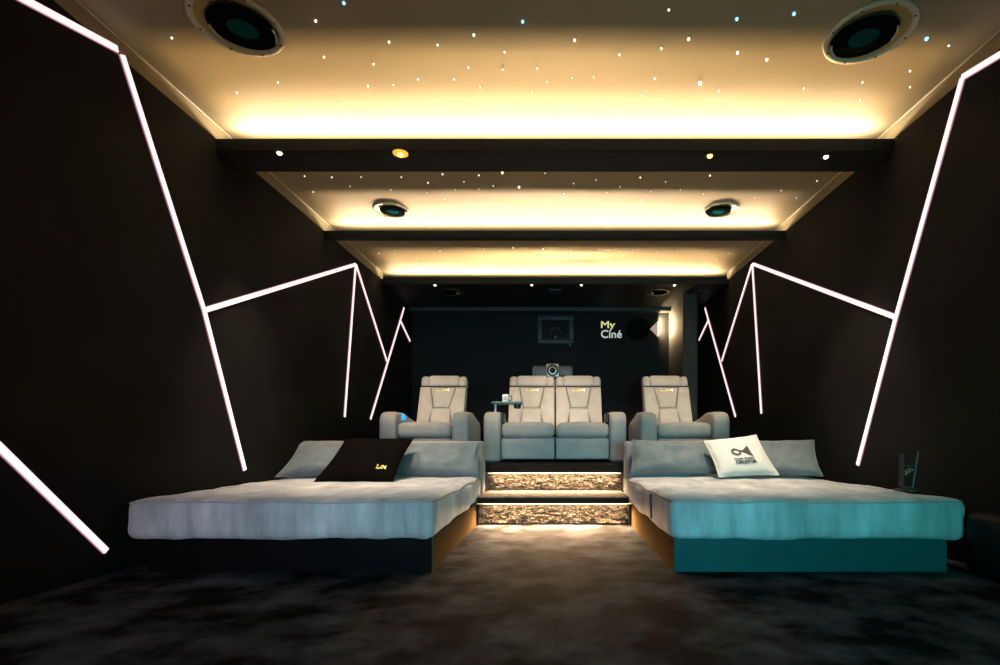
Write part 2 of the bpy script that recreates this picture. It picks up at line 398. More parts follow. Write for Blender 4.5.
# ------------------------------------------------------------------ cushions
def pillow(name, label, P, thick, m, group=None, n=30, pinch=.06, wr=.015, seed=0.0, up=1.0):
    """P = four corners bottom-left, bottom-right, top-right, top-left as seen from the front"""
    a, b, c, d = [V(p) for p in P]
    org = (a + b) / 2
    nrm = (b - a).cross(d - a).normalized()
    bm = bmesh.new(); idx = {}
    def S(u, v):
        pu = u + (0.5 - u) * pinch * (1 - (2 * v - 1) ** 2) * 1.0
        pv = v + (0.5 - v) * pinch * (1 - (2 * u - 1) ** 2) * 1.0
        return (a * (1 - pu) + b * pu) * (1 - pv) + (d * (1 - pu) + c * pu) * pv
    for side in (1, -1):
        for i in range(n + 1):
            for j in range(n + 1):
                u, v = i / n, j / n; edge = i in (0, n) or j in (0, n)
                if edge and (0, i, j) in idx: idx[(side, i, j)] = idx[(0, i, j)]; continue
                k = max(0.0, (1 - (2 * u - 1) ** 4) * (1 - (2 * v - 1) ** 4))
                h = thick / 2 * k ** .5
                p = S(u, v)
                nn = noise.fractal(p * 8 + V((seed, 0, side)), 0.9, 2.0, 4) * wr
                fold = noise.noise(V((u * 11 + seed, v * 3, side))) * wr * .8
                p = p + nrm * side * (h + (nn + fold) * (k ** .5)) - org
                if edge: p += V((noise.noise(V((i * .5, seed, j * .5))), 0, noise.noise(V((seed, i * .5, j * .5))))) * .009
                vv = bm.verts.new(p); idx[(side, i, j)] = vv
                if edge: idx[(0, i, j)] = vv
    for side in (1, -1):
        for i in range(n):
            for j in range(n):
                f = [idx[(side, i, j)], idx[(side, i + 1, j)], idx[(side, i + 1, j + 1)], idx[(side, i, j + 1)]]
                bm.faces.new(f if side == 1 else f[::-1])
    t = thing(name, label, 'cushion', org, 0, group)
    cover = link_bm('cover', bm, m, t)
    # piped hem
    q = []
    for i in range(n): q.append(S(i / n, 0))
    for j in range(n): q.append(S(1, j / n))
    for i in range(n): q.append(S(1 - i / n, 1))
    for j in range(n): q.append(S(0, 1 - j / n))
    bm = bmesh.new(); tube(bm, [p - org for p in q], .006, 6, True); link_bm('hem', bm, m, t)
    def front(u, v, off=.006):
        k = max(0.0, (1 - (2 * u - 1) ** 4) * (1 - (2 * v - 1) ** 4)); p = S(u, v)
        nn = noise.fractal(p * 8 + V((seed, 0, 1)), 0.9, 2.0, 4) * wr
        fold = noise.noise(V((u * 11 + seed, v * 3, 1))) * wr * .8
        return p + nrm * (thick / 2 * k ** .5 + (nn + fold) * k ** .5 + off) - org
    return t, front
G = 'grey bolster cushions along the headboards'
yb_, yt_ = 5.00, 5.14
pillow('cushion', 'grey velvet cushion nearest the left wall, behind the black cushion', [at(275, 477, 4.74), at(385, 475, 4.93), at(388, 444, 5.10), at(300, 444, 5.02)], .17, M['velvet_cushion'], G, seed=1.3)
pillow('cushion', 'grey ribbed velvet cushion on the left daybed at its aisle end', [at(389, 476, yb_ - .03), at(478, 476, yb_ - .03), at(482, 442, yt_ - .02), at(392, 444, yt_ - .02)], .17, M['velvet_cushion'], G, seed=2.7)
pillow('cushion', 'grey velvet cushion on the right daybed at its aisle end', [at(630, 474, yb_ - .03), at(722, 474, yb_ - .03), at(718, 442, yt_ - .02), at(631, 440, yt_ - .02)], .17, M['velvet_cushion'], G, seed=4.1)
pillow('cushion', 'grey velvet cushion on the right daybed nearest the right wall', [at(726, 475, 4.93), at(823, 476, 4.74), at(814, 440, 5.02), at(728, 442, 5.10)], .17, M['velvet_cushion'], G, seed=5.9)

def emblem(parent, fn, names=('emblem_text', 'emblem_ring', 'emblem_triangle'), m=(None, None, None, None)):
    """fn maps unit (x 0..3, y 0..1, z) to the surface: two short lines of lettering, a ring and a triangle"""
    tb = bmesh.new()
    for body, y in (('My', .56), ('Ciné', 0.0)):
        b2 = text_bm(body, height=.42 if body == 'My' else .46, depth=.15, bold=.02)
        me = bpy.data.meshes.new('tmp'); 
        for v in b2.verts: v.co.y += y
        b2.to_mesh(me); b2.free(); tb.from_mesh(me); bpy.data.meshes.remove(me)
    link_bm(names[0], place(tb, fn), m[0], parent, False)
    link_bm(names[1], place(flat_ring(1.72, .5, .44, .24, .15, 20), fn), m[1], parent, False)
    link_bm(names[2], place(flat_poly([(2.12, .5), (2.85, 1.02), (2.85, -.02)], .15), fn), m[2], parent, False)

t, fr = pillow('cushion', 'black cushion with small gold emblem lying against the grey cushions', [at(314, 482, 4.30), at(393, 481, 4.30), at(413, 439, 4.93), at(346, 439, 4.93)], .12, M['black_cloth'], None, seed=8.2, wr=.004)
def fblack(p): return fr(.755 + p[0] * .045,   .13 + p[1] * .085, .010 + p[2] * .01)
emblem(t, fblack, m=(M['yellow'], M['yellow'], M['yellow']))
t, fr = pillow('cushion', 'white cushion printed with a dark ring, triangle and lettering', [at(719, 477, 4.66), at(779, 475, 4.66), at(756, 435, 4.93), at(704, 441, 4.93)], .13, M['white_cloth'], None, seed=11.5, wr=.007)
def fwhite(p): return fr(p[0] - .045 - (p[1] - .5) * .08, p[1] - .15, .007 + p[2])
def sub_place(bm, f, cuts=2):
    bmesh.ops.subdivide_edges(bm, edges=bm.edges[:], cuts=cuts, use_grid_fill=True)
    return place(bm, f)
link_bm('printed_ring', place(flat_ring(.465, .655, .088, .056, .002, 32), fwhite), M['brown_ink'], t, False)
link_bm('printed_link', sub_place(flat_poly([(.545, .655), (.60, .67), (.60, .69), (.545, .685)], .002), fwhite), M['ink'], t, False)
link_bm('printed_triangle', sub_place(flat_poly([(.575, .665), (.73, .80), (.73, .51)], .002), fwhite, 4), M['ink'], t, False)
b2 = text_bm('HOME CINEMA', width=.36, height=.042, depth=.002, bold=.02)
for v in b2.verts: v.co += V((.36, .440, 0))
link_bm('printed_lettering', place(b2, fwhite), M['ink'], t, False)
b2 = text_bm('CREATOR', width=.36, height=.078, depth=.002, bold=.035)
for v in b2.verts: v.co += V((.36, .338, 0))
link_bm('printed_lettering', place(b2, fwhite), M['ink'], t, False)

# ------------------------------------------------------------------ recliners
TILT = math.radians(24)
def backxf(w):                                         # lean the back about its foot
    py, pz = .60, .40; w = V((w.x, w.y, w.z + max(0, w.z - .5) * .05))
    y, z = w.y - py, w.z - pz
    return V((w.x, py + .21 + y * math.cos(TILT) + z * math.sin(TILT), pz - y * math.sin(TILT) + z * math.cos(TILT)))
def arm(t, x0, x1):
    bm = bmesh.new()
    prof = [(0, .0), (0, .50), (.05, .565), (.14, .585), (.30, .58), (.95, .50), (1.06, .44), (1.06, 0)]
    prism_x(bm, prof, x0, x1, .045, 4)
    return link_bm('armrest', bm, M['chair'], t)
def seat_unit(t, x0, x1, k):
    w = x1 - x0; c = (x0 + x1) / 2; g = .006
    bm = bmesh.new(); rgrid(bm, (c, .42, .365), (w - 2 * g, .80, .165), .06, (10, 8, 3), lambda p, n, h: V((0, 0, .018 * (1 - (p.x / h.x) ** 2) if p.z > 0 else 0)) + n * noise.noise(p * 6 + V((k, 0, 0))) * .004)
    link_bm('seat', bm, M['chair'], t)
    bm = bmesh.new(); rgrid(bm, (c, .075, .15), (w - 2 * g, .11, .235), .025, (8, 2, 5), lambda p, n, h: n * noise.noise(p * 7 + V((k, 3, 0))) * .006)
    link_bm('footrest', bm, M['chair'], t)
    bm = bmesh.new(); box(bm, x0 + .004, x1 - .004, .10, .60, .03, .285); link_bm('underframe', bm, M['black'], t, False)
    # back: shell with two side wings, a tapered centre panel, a lumbar pad, and a headrest
    bm = bmesh.new(); rgrid(bm, (c, .70, .71), (w - .01, .14, .66), .05, (8, 3, 8), None, backxf)
    bk = link_bm('backrest', bm, M['chair'], t)
    for s in (-1, 1):
        bm = bmesh.new()
        zt, zb = 1.00, .43
        def quad(y, e):
            return [(c + s * (w / 2 - .012 - e), y, zb + e), (c + s * (w / 2 - .012 - e), y, zt - e), (c + s * (.175 + e), y, zt - e), (c + s * (.115 + e), y, .70), (c + s * (.17 + e), y, zb + e)]
        A = [bm.verts.new(p) for p in quad(.66, 0)]; B = [bm.verts.new(p) for p in quad(.612, 0)]; D = [bm.verts.new(p) for p in quad(.598, .018)]
        for P_, Q_ in ((A, B), (B, D)):
            for i in range(5): bm.faces.new((P_[i], P_[(i + 1) % 5], Q_[(i + 1) % 5], Q_[i]))
        bm.faces.new(D)
        for v in bm.verts: v.co = backxf(v.co)
        link_bm('side_wing', bm, M['chair'], bk)
    bm = bmesh.new()
    def q2(y, e): return [(c - .160 + e, y, .995 - e), (c + .160 - e, y, .995 - e), (c + .102 - e, y, .715 + e), (c - .102 + e, y, .715 + e)]
    A = [bm.verts.new(p) for p in q2(.66, 0)]; B = [bm.verts.new(p) for p in q2(.622, 0)]; D = [bm.verts.new(p) for p in q2(.610, .015)]
    for P_, Q_ in ((A, B), (B, D)):
        for i in range(4): bm.faces.new((P_[i], P_[(i + 1) % 4], Q_[(i + 1) % 4], Q_[i]))
    bm.faces.new(D)
    for v in bm.verts: v.co = backxf(v.co)
    link_bm('centre_panel', bm, M['chair'], bk)
    bm = bmesh.new()
    for s in (-1, 1): tube(bm, [backxf(V((c + s * .166, .606, 1.0))), backxf(V((c + s * .108, .606, .71))), backxf(V((c + s * .155, .606, .45)))], .006, 6)
    tube(bm, [backxf(V((c - .105, .606, .708))), backxf(V((c + .105, .606, .708)))], .005, 6)
    link_bm('panel_seam', bm, M['chair_seam'], bk)
    bm = bmesh.new(); rgrid(bm, (c, .635, .565), (.27, .09, .27), .04, (6, 2, 6), None, backxf); link_bm('lumbar_pad', bm, M['chair'], bk)
    bm = bmesh.new()
    rgrid(bm, (c, .685, 1.105), (w - .20, .17, .165), .05, (6, 4, 3), None, backxf)
    hr = link_bm('headrest', bm, M['chair'], t)
    for s in (-1, 1):
        bm = bmesh.new(); rgrid(bm, (c + s * (w / 2 - .062), .69, 1.10), (.11, .165, .155), .045, (3, 4, 3), None, backxf)
        link_bm('headrest_end', bm, M['chair'], hr)
    bm = bmesh.new(); tube(bm, [backxf(V((c - w / 2 + .02, .622, 1.018))), backxf(V((c + w / 2 - .02, .622, 1.018)))], .010, 6); link_bm('headrest_seam', bm, M['seam'], hr)
    o0 = backxf(V((c - .085, .605, .935))); u = V((1, 0, 0)); vv = backxf(V((0, 0, 1))) - backxf(V((0, 0, 0)))
    fx = frame_xf(o0, u, vv)
    emblem(bk, lambda p: fx((p[0] * .060, p[1] * .045, p[2] * .02)), m=(M['yellow'], M['yellow'], M['white_letter']))
def single(label, x):
    t = thing('recliner', label, 'armchair', (x, 6.0, PZ), 0, 'velvet recliners on the platform')
    arm(t, -.513, -.322); arm(t, .322, .513)
    seat_unit(t, -.317, .317, x)
    return t
SL = single('single recliner by the left wall, arm fitted with a small blue lit panel', -1.509)
bm = bmesh.new(); box(bm, -.322, -.285, .24, .32, .485, .56, .006); link_bm('touch_panel', bm, M['blue_lit'], SL)['label'] = 'blue lit panel'
bm = bmesh.new(); lathe(bm, [(.05, 0), (.05, .012), (.038, .012), (.036, .002)], 20, (-.42, .20, .582)); link_bm('cup_holder', bm, M['black'], SL)
SR = single('single recliner by the right wall with plain armrests', 1.498)
bm = bmesh.new(); lathe(bm, [(.05, 0), (.05, .012), (.038, .012), (.036, .002)], 20, (.42, .20, .582)); link_bm('cup_holder', bm, M['black'], SR)
D = thing('double_recliner', 'central two-seat recliner sofa with a swivel tray on its left arm', 'sofa', (0, 6.0, PZ), 0, 'velvet recliners on the platform')
arm(D, -.822, -.627); arm(D, .632, .822)
seat_unit(D, -.623, .001, 3.0); seat_unit(D, .005, .629, 4.0)
for s in (-1, 1):
    bm = bmesh.new(); rgrid(bm, (s * .612, .20, .505), (.045, .14, .13), .02, (2, 3, 3)); link_bm('control_panel', bm, M['black'], D)
bm = bmesh.new(); tx0, tx1 = -.735, -.38
box(bm, tx0, tx1, .03, .27, .668, .695, .008); tr = link_bm('swivel_tray', bm, M['tray'], D); tr['label'] = 'dark teal swivel tray'
bm = bmesh.new(); tube(bm, [(-.695, .12, .57), (-.695, .12, .67)], .012, 12); link_bm('tray_post', bm, M['silver'], tr)
bm = bmesh.new(); lathe(bm, [(.001, .62), (.04, .62), (.045, .668)], 20, (-.44, .13, 0)); link_bm('cup_well', bm, M['black'], tr)

mug = thing('mug', 'white mug with grey print standing on the swivel tray', 'mug', (-.575, 6.13, PZ + .695))
bm = bmesh.new(); lathe(bm, [(.001, 0), (.036, 0), (.041, .006), (.042, .09), (.038, .09), (.036, .012), (.001, .010)], 28); link_bm('cup_body', bm, M['mug'], mug)
bm = bmesh.new(); tube(bm, [(.04, 0, .075), (.062, 0, .072), (.072, 0, .048), (.062, 0, .022), (.04, 0, .018)], .007, 8); link_bm('handle', bm, M['black'], mug)['label'] = 'dark handle'
bm = bmesh.new(); box(bm, -.020, .018, -.0435, -.041, .026, .036); box(bm, -.012, .012, -.0435, -.041, .042, .062); link_bm('printed_mark', bm, M['ink_grey'], mug, False)

# ------------------------------------------------------------------ projector on its stand behind the sofa
pz = 1.70
pr = thing('projector', 'grey projector with round lens and ribbed vents behind the sofa headrests', 'projector', (-.035, 7.62, pz))
bm = bmesh.new(); rgrid(bm, (0, .22, .095), (.60, .44, .19), .06, (10, 6, 4)); link_bm('casing', bm, M['proj'], pr)
for s in (-1, 1):
    for i in range(9):
        bm = bmesh.new(); x = s * (.115 + i * .0205); box(bm, x - .006, x + .006, -.012, .01, .03, .17, .003); link_bm('vent_rib', bm, M['grey_metal'], pr)
bm = bmesh.new(); rgrid(bm, (0, .01, .105), (.19, .07, .20), .025, (3, 2, 3)); hs = link_bm('lens_housing', bm, M['silver'], pr)
roty = lambda p: V((p.x, -p.z, p.y))
bm = bmesh.new(); lathe(bm, [(.088, .028), (.088, .042), (.065, .045), (.055, .034), (.001, .030)], 32, (0, .01, .105), roty); ln = link_bm('lens_barrel', bm, M['black'], hs)
bm = bmesh.new(); lathe(bm, [(.042, .036), (.038, .044), (.001, .050)], 28, (0, .01, .105), roty); link_bm('lens_glass', bm, M['glass_dark'], ln)
bm = bmesh.new(); lathe(bm, [(.046, .036), (.046, .040), (.043, .040), (.043, .036)], 28, (0, .01, .105), roty); link_bm('lens_ring', bm, M['grey_metal'], ln)
bm = bmesh.new(); box(bm, -.30, .23, 7.66, 8.06, PZ, pz, .01); ps = link_bm('projector_stand', bm, M['black']); tag(ps, 'black stand behind the sofa carrying the projector', 'stand')

# ------------------------------------------------------------------ back wall things
def back(x, y, off=0.0): return at(x, y, Y1 - off)
sc = (Y1 / F)
a = back(555.5, 330)
po = thing('porthole', 'dark framed glass porthole on the back wall above the projector', 'porthole', (a.x, Y1, a.z))
w, h = 18 * sc, 14 * sc; iw, ih = 13.6 * sc, 9.6 * sc
bm = bmesh.new()
box(bm, -w, w, -.05, 0, ih, h, .006); box(bm, -w, w, -.05, 0, -h, -ih, .006); box(bm, -w, -iw, -.05, 0, -ih, ih, .006); box(bm, iw, w, -.05, 0, -ih, ih, .006)
link_bm('frame', bm, M['frame'], po)
bm = bmesh.new(); box(bm, -iw, iw, -.02, -.005, -ih, ih); link_bm('pane', bm, M['glass_dark'], po, False)
bm = bmesh.new(); R_ = 5.2 * sc
tube(bm, [(R_ * math.cos(x), -.026, R_ * math.sin(x) - 3.2 * sc) for x in [PI * i / 24 for i in range(25)]], .010, 6)
link_bm('lens_ring', bm, M['glass_ring'], po)
bm = bmesh.new(); lathe(bm, [(.001, .032), (.02, .028), (.022, .02)], 16, (0, 0, -7 * sc), roty); link_bm('lens_dot', bm, M['glass_ring'], po)
a = back(570, 345)
bm = bmesh.new(); lathe(bm, [(.001, .012), (.014, .010), (.016, 0)], 16, (a.x, Y1, a.z), roty); tag(link_bm('wall_button', bm, M['grey_metal']), 'tiny round button on the back wall under the porthole corner', 'button')

o_ = back(600, 340)
sg = thing('wall_sign', 'lettered emblem sign on the back wall, lit by a lamp at its right', 'sign', (o_.x, Y1, o_.z))
fs = lambda x, y: V(((x - 600) * sc, 0, (340 - y) * sc))
def sign_place(bm, x, y): 
    b = fs(x, y)
    return place(bm, lambda p: V((b.x + p[0], -p[2] - .001, b.z + p[1])))
link_bm('lettering', sign_place(text_bm('My', width=13.8 * sc, height=8.6 * sc, depth=.02, bold=.014), 601.1, 330.1), M['cream_letter'], sg, False)['label'] = 'yellow word on the first line'
link_bm('lettering', sign_place(text_bm('Ciné', width=20.4 * sc, height=7.7 * sc, depth=.02, bold=.014), 601.1, 338.0), M['white_letter'], sg, False)['label'] = 'white word on the second line'
link_bm('reel_ring', sign_place(flat_ring(0, 0, 11.5 * sc, 6.0 * sc, .05, 48), 638, 329.5), M['reel'], sg, False)
link_bm('reel_disc', sign_place(flat_ring(0, 0, 6.0 * sc, .01, .02, 48), 638, 329.5), M['reel'], sg, False)
link_bm('triangle', sign_place(flat_poly([(0, 0), (7.2 * sc, 7.2 * sc), (7.2 * sc, -7.2 * sc)], .08), 649.8, 329.2), M['triangle'], sg, False)
bm = bmesh.new(); b0 = fs(657.1, 336.4); b1 = fs(657.1, 322)
box(bm, b0.x, b0.x + .012, -.075, -.01, b0.z, b1.z); link_bm('light_edge', bm, mat('warm_edge_light', (1, .85, .6), .5, emit=(1, .72, .36), estr=3.0), sg, False)

# ------------------------------------------------------------------ light bars on the side walls
def bar(px, w, label, grp):
    P = [on_wall(*p) for p in px]
    s = -1 if P[0].x < 0 else 1
    inn = V((-s, -WS, 0)).normalized()
    t = thing('light_bar', label, 'light bar', P[0], 0, grp)
    for nm, ww, d0, d1, m in (('channel', w * .64, .0, .008, M['bar_edge']), ('diffuser', w * .5, .004, .014, M['bar'])):
        bm = bmesh.new()
        n = len(P); L = []
        for i, p in enumerate(P):
            a_ = P[max(0, i - 1)]; b_ = P[min(n - 1, i + 1)]
            d = (b_ - a_).normalized(); q = d.cross(inn).normalized() * ww
            L.append([bm.verts.new(p - P[0] + k * q + inn * dd) for k, dd in ((-1, d0), (1, d0), (1, d1), (-1, d1))])
        for A, B in zip(L, L[1:]):
            for i in range(4): bm.faces.new((A[i], A[(i + 1) % 4], B[(i + 1) % 4], B[i]))
        bm.faces.new(L[0]); bm.faces.new(L[-1][::-1])
        link_bm(nm, bm, m, t, False)
GL, GR = 'light bars on the left wall', 'light bars on the right wall'
WB = .034
bar([(-60, -46), (20, -2), (116, 49)], WB, 'light bar running along the top of the left wall out of the picture', GL)
bar([(121, 55), (203, 310), (244, 470)], WB, 'long slanting light bar on the left wall reaching down to the daybed', GL)
bar([(204.5, 310), (355, 264.5)], WB, 'light bar rising from the long left bar to the peak on the left wall', GL)
bar([(355, 265), (344, 417)], WB, 'light bar dropping almost straight down from the peak on the left wall', GL)
bar([(355.5, 265), (386.3, 361)], WB, 'light bar from the left wall peak slanting down to the rear bar', GL)
bar([(403.5, 308), (370, 419)], WB, 'rear slanting light bar on the left wall above the single recliner', GL)
bar([(400, 321), (409.5, 341)], WB, 'shortest light bar branching off the rear bar on the left wall', GL)
bar([(-70, 381), (0, 449), (105, 551)], WB, 'low light bar slanting down to the floor at the left edge', GL)
bar([(1060, 20), (1002, 54), (963, 77.5)], WB, 'light bar running along the top of the right wall out of the picture', GR)
bar([(963.5, 78), (897, 317), (858.5, 465)], WB, 'long slanting light bar on the right wall reaching down to the daybed', GR)
bar([(896, 317), (753.5, 264)], WB, 'light bar rising from the long right bar to the peak on the right wall', GR)
bar([(753, 264), (762, 413.5)], WB, 'light bar dropping almost straight down from the peak on the right wall', GR)
bar([(752.5, 264.5), (722.3, 361)], WB, 'light bar from the right wall peak slanting down to the rear bar', GR)
bar([(705.5, 308), (736, 416.5)], WB, 'rear slanting light bar on the right wall above the single recliner', GR)
bar([(708.5, 321), (699.5, 340)], WB, 'shortest light bar branching off the rear bar on the right wall', GR)

# ------------------------------------------------------------------ star points in the ceiling
ST1 = [(171.8,38,1),(315.7,21,1.2),(389,42,1.2),(324,57,1),(373.5,64,1),(278,82.5,1),(237,92.6,1),(368,86,1.1),(393.5,85,.8),(303,106,.8),(338,103,.6),
 (437.6,45,1),(473.8,35,1.3),(504.6,52,.9),(574.6,40,1.4),(619.3,54.7,1),(468.3,67.4,.9),(502.9,69.6,.9),(537,68.4,.9),(546.8,82,.8),(418,79,1),(454,79,1),(480,87,.9),
 (572,78,.8),(593.6,77,.8),(532,91.7,.7),(416,102,.7),(440.5,104.4,.6),(510,108.5,.6),(574,106,.6),(601,101.5,.7),(614.7,110.6,.6),
 (688.6,39,1.5),(661.2,48.6,1.1),(737.5,52.6,1.5),(766.7,59.4,1.5),(654.7,78.5,1.1),(700,82.8,2.2),(718.8,91,1.1),(948.8,45.7,.9),(910,71,1),(862.4,82.4,1),(803.7,88.5,1),
 (809.9,101.5,.9),(910,87,.9),(860,100.4,.8),(642,95.4,.7),(733.6,104.4,.6),(768,104.4,.5),(671,103.7,.5)]
ST1B = [(343.8,3,1.5),(522.6,21.6,1.5),(736.8,19,1.6),(794,13.7,1.6),(926.5,38.5,1.9)]
ST2 = [(304.6,176.3,1),(331.8,177.2,1),(361,177,1),(401.3,177.2,1),(442.5,174.4,1.2),(428,182.8,1.2),(478.8,175.3,1.1),(463.9,181.8,1),(350,186.5,.9),(313.2,192,1),(390.7,190,1),
 (426.7,193,.8),(455,190,.8),(478.8,189.3,.8),(493.3,185.9,1),(545,173.2,.9),(444.7,199,.7),(465,201.7,.6),
 (573.6,183.4,1.2),(596,180.3,1),(640.2,177.5,1.3),(665.6,181.8,1),(710,175.6,1.2),(619.7,187,1),(606.7,192.4,.8),(564,194,.9),(650.7,191.5,.8),(640.8,200,.8),(680.5,190,1),
 (703.4,194,1),(781.3,190.5,1),(817,181,1),(796.5,198,.9),(754.6,198,.7)]
ST2B = [(502.3,172.5,2.4),(519,187,2.2)]
ST3 = [(379,253.2,1),(395,250.5,1),(440,251,1.1),(483.6,249,1.2),(513,247.5,1.7),(543,249,1.2),(526.6,253.2,1.2),(416.5,258,.8),(586.8,254,1),(598.8,250,1.2),(615.3,252.3,1),
 (632,250,1.4),(658.3,251.8,1.4),(677.6,250.5,1),(708.5,250,1),(729.4,253.5,1),(716.7,259,1),(570.7,250.7,.8)]
star_cache = {}
def star(x, y, s, m, label, grp):
    p = on_z(x, y, ZC - .003)
    if m.name not in star_cache:
        bm = bmesh.new(); bmesh.ops.create_uvsphere(bm, u_segments=8, v_segments=6, radius=.0085)
        for v in bm.verts: v.co.z *= 1.35
        o = link_bm('star_light', bm, m); star_cache[m.name] = o
    else:
        o = star_cache[m.name].copy(); C.objects.link(o)
    k = (.74 if p.y < 4.2 else .58) * s * (0.75 + p.y * .04)
    o.location = p; o.scale = (k, k, k)
    tag(o, label, 'star light', grp); return o
for x, y, s in ST1: star(x, y, s, M['star_w'], 'tiny warm white star point in the front, largest ceiling panel', 'white star points in the front ceiling panel')
for x, y, s in ST1B: star(x, y, s, M['star_b'], 'bluish star point in the dark nearest strip of the front ceiling panel', 'blue star points in the front ceiling panel')
star(668.8, 10, 1.1, M['star_y'], 'single gold star point in the dark nearest strip of the front ceiling panel', None)
for x, y, s in ST2: star(x, y, s, M['star_w'], 'tiny white star point in the middle ceiling panel', 'small star points in the middle ceiling panel')
star(*ST2B[0], M['star_y'], 'bigger yellowish star point in the dark centre of the middle ceiling panel', None)
star(*ST2B[1], M['star_w'], 'bigger pale star point just below the yellowish one, middle ceiling panel', None)
for x, y, s in ST3: star(x, y, s, M['star_w'], 'tiny white star point in the rearmost lit ceiling panel', 'star points in the rear ceiling panel')

# ------------------------------------------------------------------ recessed spotlights
def spot_fix(x, y, z, r, lens, halo, label, grp, Yf=None):
    p = on_z(x, y, z) if Yf is None else at(x, y, Yf)
    t = thing('spotlight', label, 'spotlight', p, 0, grp)
    bm = bmesh.new(); lathe(bm, [(r * .75, -.001), (r * 1.25, -.001), (r * 1.3, -.006), (r * .8, -.008), (r * .75, -.001)], 20); link_bm('rim', bm, M['lamp_rim'], t)
    bm = bmesh.new(); bmesh.ops.create_uvsphere(bm, u_segments=14, v_segments=8, radius=r * .62); place(bm, lambda p_: V((p_.x, p_.y, p_.z * .75 - r * .25)))
    link_bm('lens', bm, lens, t)
    if halo:
        bm = bmesh.new(); lathe(bm, [(r * .2, -.012), (r * 1.1, -.010), (r * 1.5, -.005), (r * 1.55, -.001)], 24); link_bm('glare_disc', bm, M['lamp_halo'], t)  # disc added as glare round the lens
    return p
GS = 'spotlights under the front beam'
S1 = spot_fix(279.5, 152.2, 3.006, .030, M['lens_w'], None, 'white spotlight under the front beam, nearest the left wall', GS)
S2 = spot_fix(400.5, 153.2, 3.006, .038, M['lens_o'], 1, 'orange spotlight under the front beam, left of centre', GS)
S3 = spot_fix(709.8, 155.0, 3.006, .032, M['lens_o'], None, 'amber spotlight under the front beam, right of centre', GS)
S4 = spot_fix(826, 156, 3.006, .030, M['lens_w'], None, 'white spotlight under the front beam, nearest the right wall', GS)
GB = 'spotlights in the rear soffit'
for x, y, lb in ((435, 284.6, 'small spotlight in the rear dark soffit, nearest the left wall'), (531.8, 284.5, 'small spotlight in the rear dark soffit, left of centre'),
                 (581.3, 284.5, 'small spotlight in the rear dark soffit, right of centre'), (674.5, 284.7, 'small spotlight in the rear dark soffit, nearest the right wall')):
    spot_fix(x, y, 3.03, .028, M['lens_w'], None, lb, GB)

# ------------------------------------------------------------------ ceiling speakers
def speaker(cx, cy, z, R, label, grp, yaw):
    t = thing('ceiling_speaker', label, 'ceiling speaker', (cx, cy, z), yaw, grp)
    bm = bmesh.new(); lathe(bm, [(R * .86, -.004), (R * .89, -.014), (R * .95, -.017), (R, -.010), (R, 0)], 56); link_bm('rim', bm, M['spk_rim'], t)
    # shallow gilt bowl with the driver set off-centre and tipped inside it
    bm = bmesh.new(); lathe(bm, [(R * .86, -.004), (R * .80, -.002), (R * .001, -.0012)], 48); link_bm('bowl', bm, M['spk_in'], t)
    til = Matrix.Rotation(math.radians(4), 3, 'X')
    xf = lambda p: til @ p
    o_ = (R * .10 * (1 if cx < 0 else -1), R * .07, -.004)
    bm = bmesh.new(); lathe(bm, [(R * .74, -.004), (R * .73, -.010), (R * .70, -.012), (R * .25, -.008), (R * .001, -.008)], 40, o_, xf); d = link_bm('driver_cone', bm, M['spk_cone'], t)
    bm = bmesh.new(); lathe(bm, [(R * .34, -.008), (R * .26, -.014), (R * .001, -.017)], 28, o_, xf); link_bm('dust_cap', bm, M['spk_teal'], d)
    for a0, a1 in ((-.35, .35), (2.5, 3.1)):
        bm = bmesh.new(); tube(bm, [(o_[0] + R * .70 * math.cos(a0 + (a1 - a0) * q / 8), o_[1] + R * .70 * math.sin(a0 + (a1 - a0) * q / 8), -.018) for q in range(9)], .006, 6); link_bm('clip_bar', bm, M['spk_rim'], d)
    for k in range(8):
        a_ = 2 * PI * (k + .5) / 8
        bm = bmesh.new(); lathe(bm, [(.006, -.019), (.005, -.024), (.0005, -.024)], 10, (R * .92 * math.cos(a_), R * .92 * math.sin(a_), .004)); link_bm('screw', bm, M['black'], t)
    return t
GF, GM, GRr = 'speakers in the front ceiling panel', 'speakers in the middle ceiling panel', 'speakers in the rear soffit'
speaker(-1.85, 3.05, ZC, .25, 'large round ceiling speaker at the upper left of the front panel', GF, .3)
speaker(1.87, 3.118, ZC, .247, 'large round ceiling speaker at the upper right of the front panel', GF, -.3)
speaker(-1.72, 5.50, ZC, .185, 'round ceiling speaker at the left of the middle panel', GM, .3)
speaker(1.737, 5.50, ZC, .185, 'round ceiling speaker at the right of the middle panel', GM, -.3)
for x, lb in ((452, 'dark round speaker in the rear soffit, left side'), (658, 'dark round speaker in the rear soffit, right side')):
    p = on_z(x, 292, 3.03)
    t = thing('ceiling_speaker', lb, 'ceiling speaker', p, 0, GRr)
    bm = bmesh.new(); lathe(bm, [(.14, 0), (.145, -.010), (.175, -.012), (.18, 0)], 40); link_bm('rim', bm, M['lamp_rim'], t)
    bm = bmesh.new(); lathe(bm, [(.14, -.004), (.08, -.012), (.001, -.008)], 40); link_bm('driver_cone', bm, M['spk_cone'], t)
    bm = bmesh.new(); bmesh.ops.create_uvsphere(bm, u_segments=12, v_segments=8, radius=.03); place(bm, lambda q: V((q.x + (.09 if x < CX else -.09), q.y, q.z * .5 - .018))); link_bm('tweeter', bm, M['silver'], t)
for x, lb in ((411, 'small dark slotted vent in the rear soffit near the left wall'), (701, 'small dark slotted vent in the rear soffit near the right wall')):
    p = on_z(x, 290, 3.03)
    t = thing('ceiling_vent', lb, 'vent', p, 0, 'vents in the rear soffit')
    for k in range(4):
        bm = bmesh.new(); box(bm, -.12 + k * .062, -.07 + k * .062, -.035, .035, -.010, 0, .003); link_bm('slot', bm, M['black'], t)
